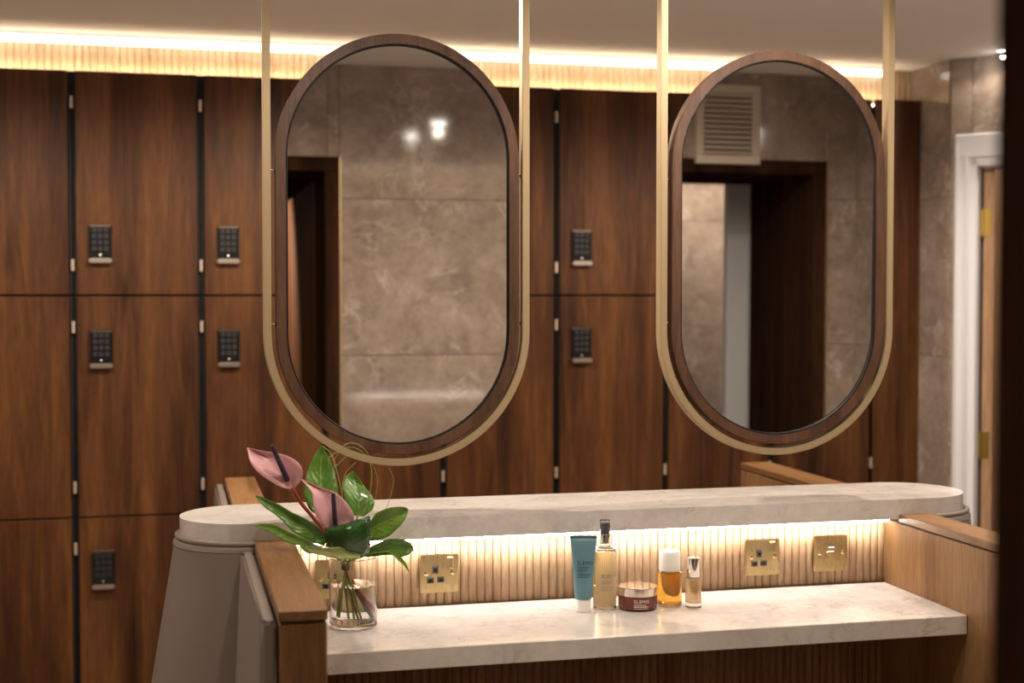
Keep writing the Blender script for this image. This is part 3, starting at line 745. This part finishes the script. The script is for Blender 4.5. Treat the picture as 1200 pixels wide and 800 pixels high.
leaf('pale shining leaf reaching right above the socket', 'leaf_light', [(434,612),(440,602),(448,597.5),(457,594.5),(466,593.5),(474,594),(478.5,596.5)],
     [(434,634),(443,632.5),(455,628.5),(465,620),(473,611),(477,603),(478.8,597.5)], [2.885,2.875,2.868,2.862,2.86,2.862,2.866], [(436,628,2.884),(420,645,2.895),(406,662,2.904),(404,690,2.91),(402,722,2.915)], fold=.010, edge_wave=.0008)
leaf('wavy green leaf drooping right, lowest on that side', 'leaf', [(424,645),(434,641),(445,635),(456,631.5),(467,631),(477,633.5),(484,640)],
     [(424,652),(437,652),(449,650.5),(458,650),(467,652),(476,651),(485,645)], [2.89,2.882,2.876,2.872,2.87,2.87,2.874], [(428,648,2.89),(414,655,2.897),(406,664,2.903),(407,690,2.90),(410,725,2.894)], fold=.007, edge_wave=.0016)
leaf('thin pointed leaflet hanging down in front of the ribbed panel on the right', 'leaf_light', [(453,646),(460,650),(466,656),(472,661),(478.5,669.5)],
     [(456,644.5),(464,648.5),(471,653.5),(476.5,661),(480,670)], [2.872,2.868,2.866,2.866,2.868], [(454,645.5,2.872),(438,648,2.88),(420,654,2.892),(407,664,2.900),(412,700,2.90)], r=.0011, fold=.003)
leaf('large dark green folded leaf at the front centre', 'leaf_dark', [(382,640),(381,634),(380.6,627),(381,622.5),(380,620),(382,618)],
     [(424,653),(432,647),(434,634),(434.5,620),(434,608),(433,604)], [2.862,2.848,2.838,2.836,2.842,2.852], [(402,648,2.856),(404,660,2.885),(408,676,2.90),(414,705,2.902),(419,726,2.902)], sm='brownstem', fold=-.016, r=.002)
bpy.data.objects[[o.name for o in bpy.data.objects if o.name.startswith('leaf_blade')][-1]]['label'] = 'dark glossy blade'
leaf('upper long dark green leaf reaching left over the wooden cap', 'leaf', [(381,640),(371,637),(358.8,631),(345,624),(333,612),(322,602.5),(311,595),(304,588),(299.3,581.5)],
     [(383,628),(372,617),(360.6,609),(350,603.5),(341,599.5),(329,592),(317.5,587),(308,582.5),(300.3,580.2)], [2.875,2.86,2.85,2.845,2.845,2.85,2.856,2.862,2.87], [(380,634,2.873),(394,648,2.89),(404,661,2.902),(416,690,2.92),(427,724,2.935)], fold=.010, edge_wave=.001)
leaf('lower lighter green leaf reaching left over the wooden cap', 'leaf_light', [(376,647),(360.6,648),(351,640),(340,636.5),(330.6,632),(322,627),(313.8,622.5),(306,619.5),(298.6,616.6)],
     [(378,640),(368,637),(358.8,631.5),(348,627),(336,621.5),(326,616),(317.5,613.8),(308,613.8),(299,615.2)], [2.865,2.85,2.84,2.836,2.835,2.84,2.846,2.852,2.86], [(376,643,2.866),(392,652,2.885),(404,663,2.902),(411,690,2.905),(415,724,2.905)], fold=.006, edge_wave=.0012)
leaf('pale yellow green leaf underside curling over the vase rim', 'leaf_under', [(357,642),(366,648),(378,650.5),(390,654),(404,655.5),(417,653.5),(424,651)],
     [(358,639.5),(368,640),(380,641.5),(392,641),(398,640.5),(411,645.5),(424,647.5)], [2.836,2.83,2.828,2.83,2.834,2.842,2.85], [(395,652,2.832),(402,657,2.87),(405,664,2.90),(401,690,2.892),(397,722,2.888)], fold=.004, edge_wave=.0015)
# grass loops
def grass(label, pts, r=.0011, flat=.5):
    t = plant('grass_blade', label, 'grass', 'looped grass blades in the vase')
    px_tube('blade', t, 'grassblade', pts, r, 8, 6, flat)
S = [(404,640,2.89),(405,664,2.904)]
grass('broad grass blade rising from the lower flower and bending left to its tip', [(407,700,2.905)]+S[::-1]+[(402,590,2.87),(397.5,563,2.868),(389,534,2.875),(378.5,522.5,2.885)], .0018)
grass('tallest looped grass blade arching right across the gold strap', [(411,705,2.905)]+S[::-1]+[(392,552,2.88),(394,535,2.875),(404,521,2.872),(417,519.5,2.87),(429.5,529,2.868),(434.8,546,2.868),(433.7,574,2.868),(426,603,2.872)])
grass('second looped grass blade just under the tallest loop', [(413,710,2.905)]+S[::-1]+[(386,548,2.882),(390,533,2.878),(408,523.8,2.874),(421,527,2.87),(431,537,2.868),(436,556,2.867),(432,585,2.868),(424,604,2.872)], .0010)
grass('lower wide grass loop falling to the right of the rounded leaf', [(403,705,2.905)]+S[::-1]+[(390,560,2.885),(397,543,2.882),(412.5,532.3,2.878),(431.6,537.6,2.874),(442,559,2.872),(440,584,2.873),(436,600,2.876)], .0009)
grass('short grass blade curving up behind the rounded leaf', [(400,700,2.905)]+S[::-1]+[(401,580,2.90),(403,560,2.91),(408,550,2.915),(417,541.5,2.92)], .0009)
grass('thin grass blade hanging at far right of the bouquet', [(415,700,2.905)]+S[::-1]+[(430,606,2.89),(449,599,2.88),(457,584,2.876),(461,562,2.874),(456,547.5,2.872)], .0009)
t = thing('stem_tie', 'dark band tying the stems together in the vase neck', 'tie', at(404.5, 664, 2.904))
obj('band', tube([(0, 0, -.006), (.002, 0, .006)], .009, 16), M['tie'], t, True)
for o in [o for o in bpy.data.objects if o.name.startswith(('anthurium_flower', 'foliage_leaf', 'grass_blade'))]:
    base = Vector((VX, VY, ZSH+.02)); o.location = base
    for ch in o.children: ch.location = -base
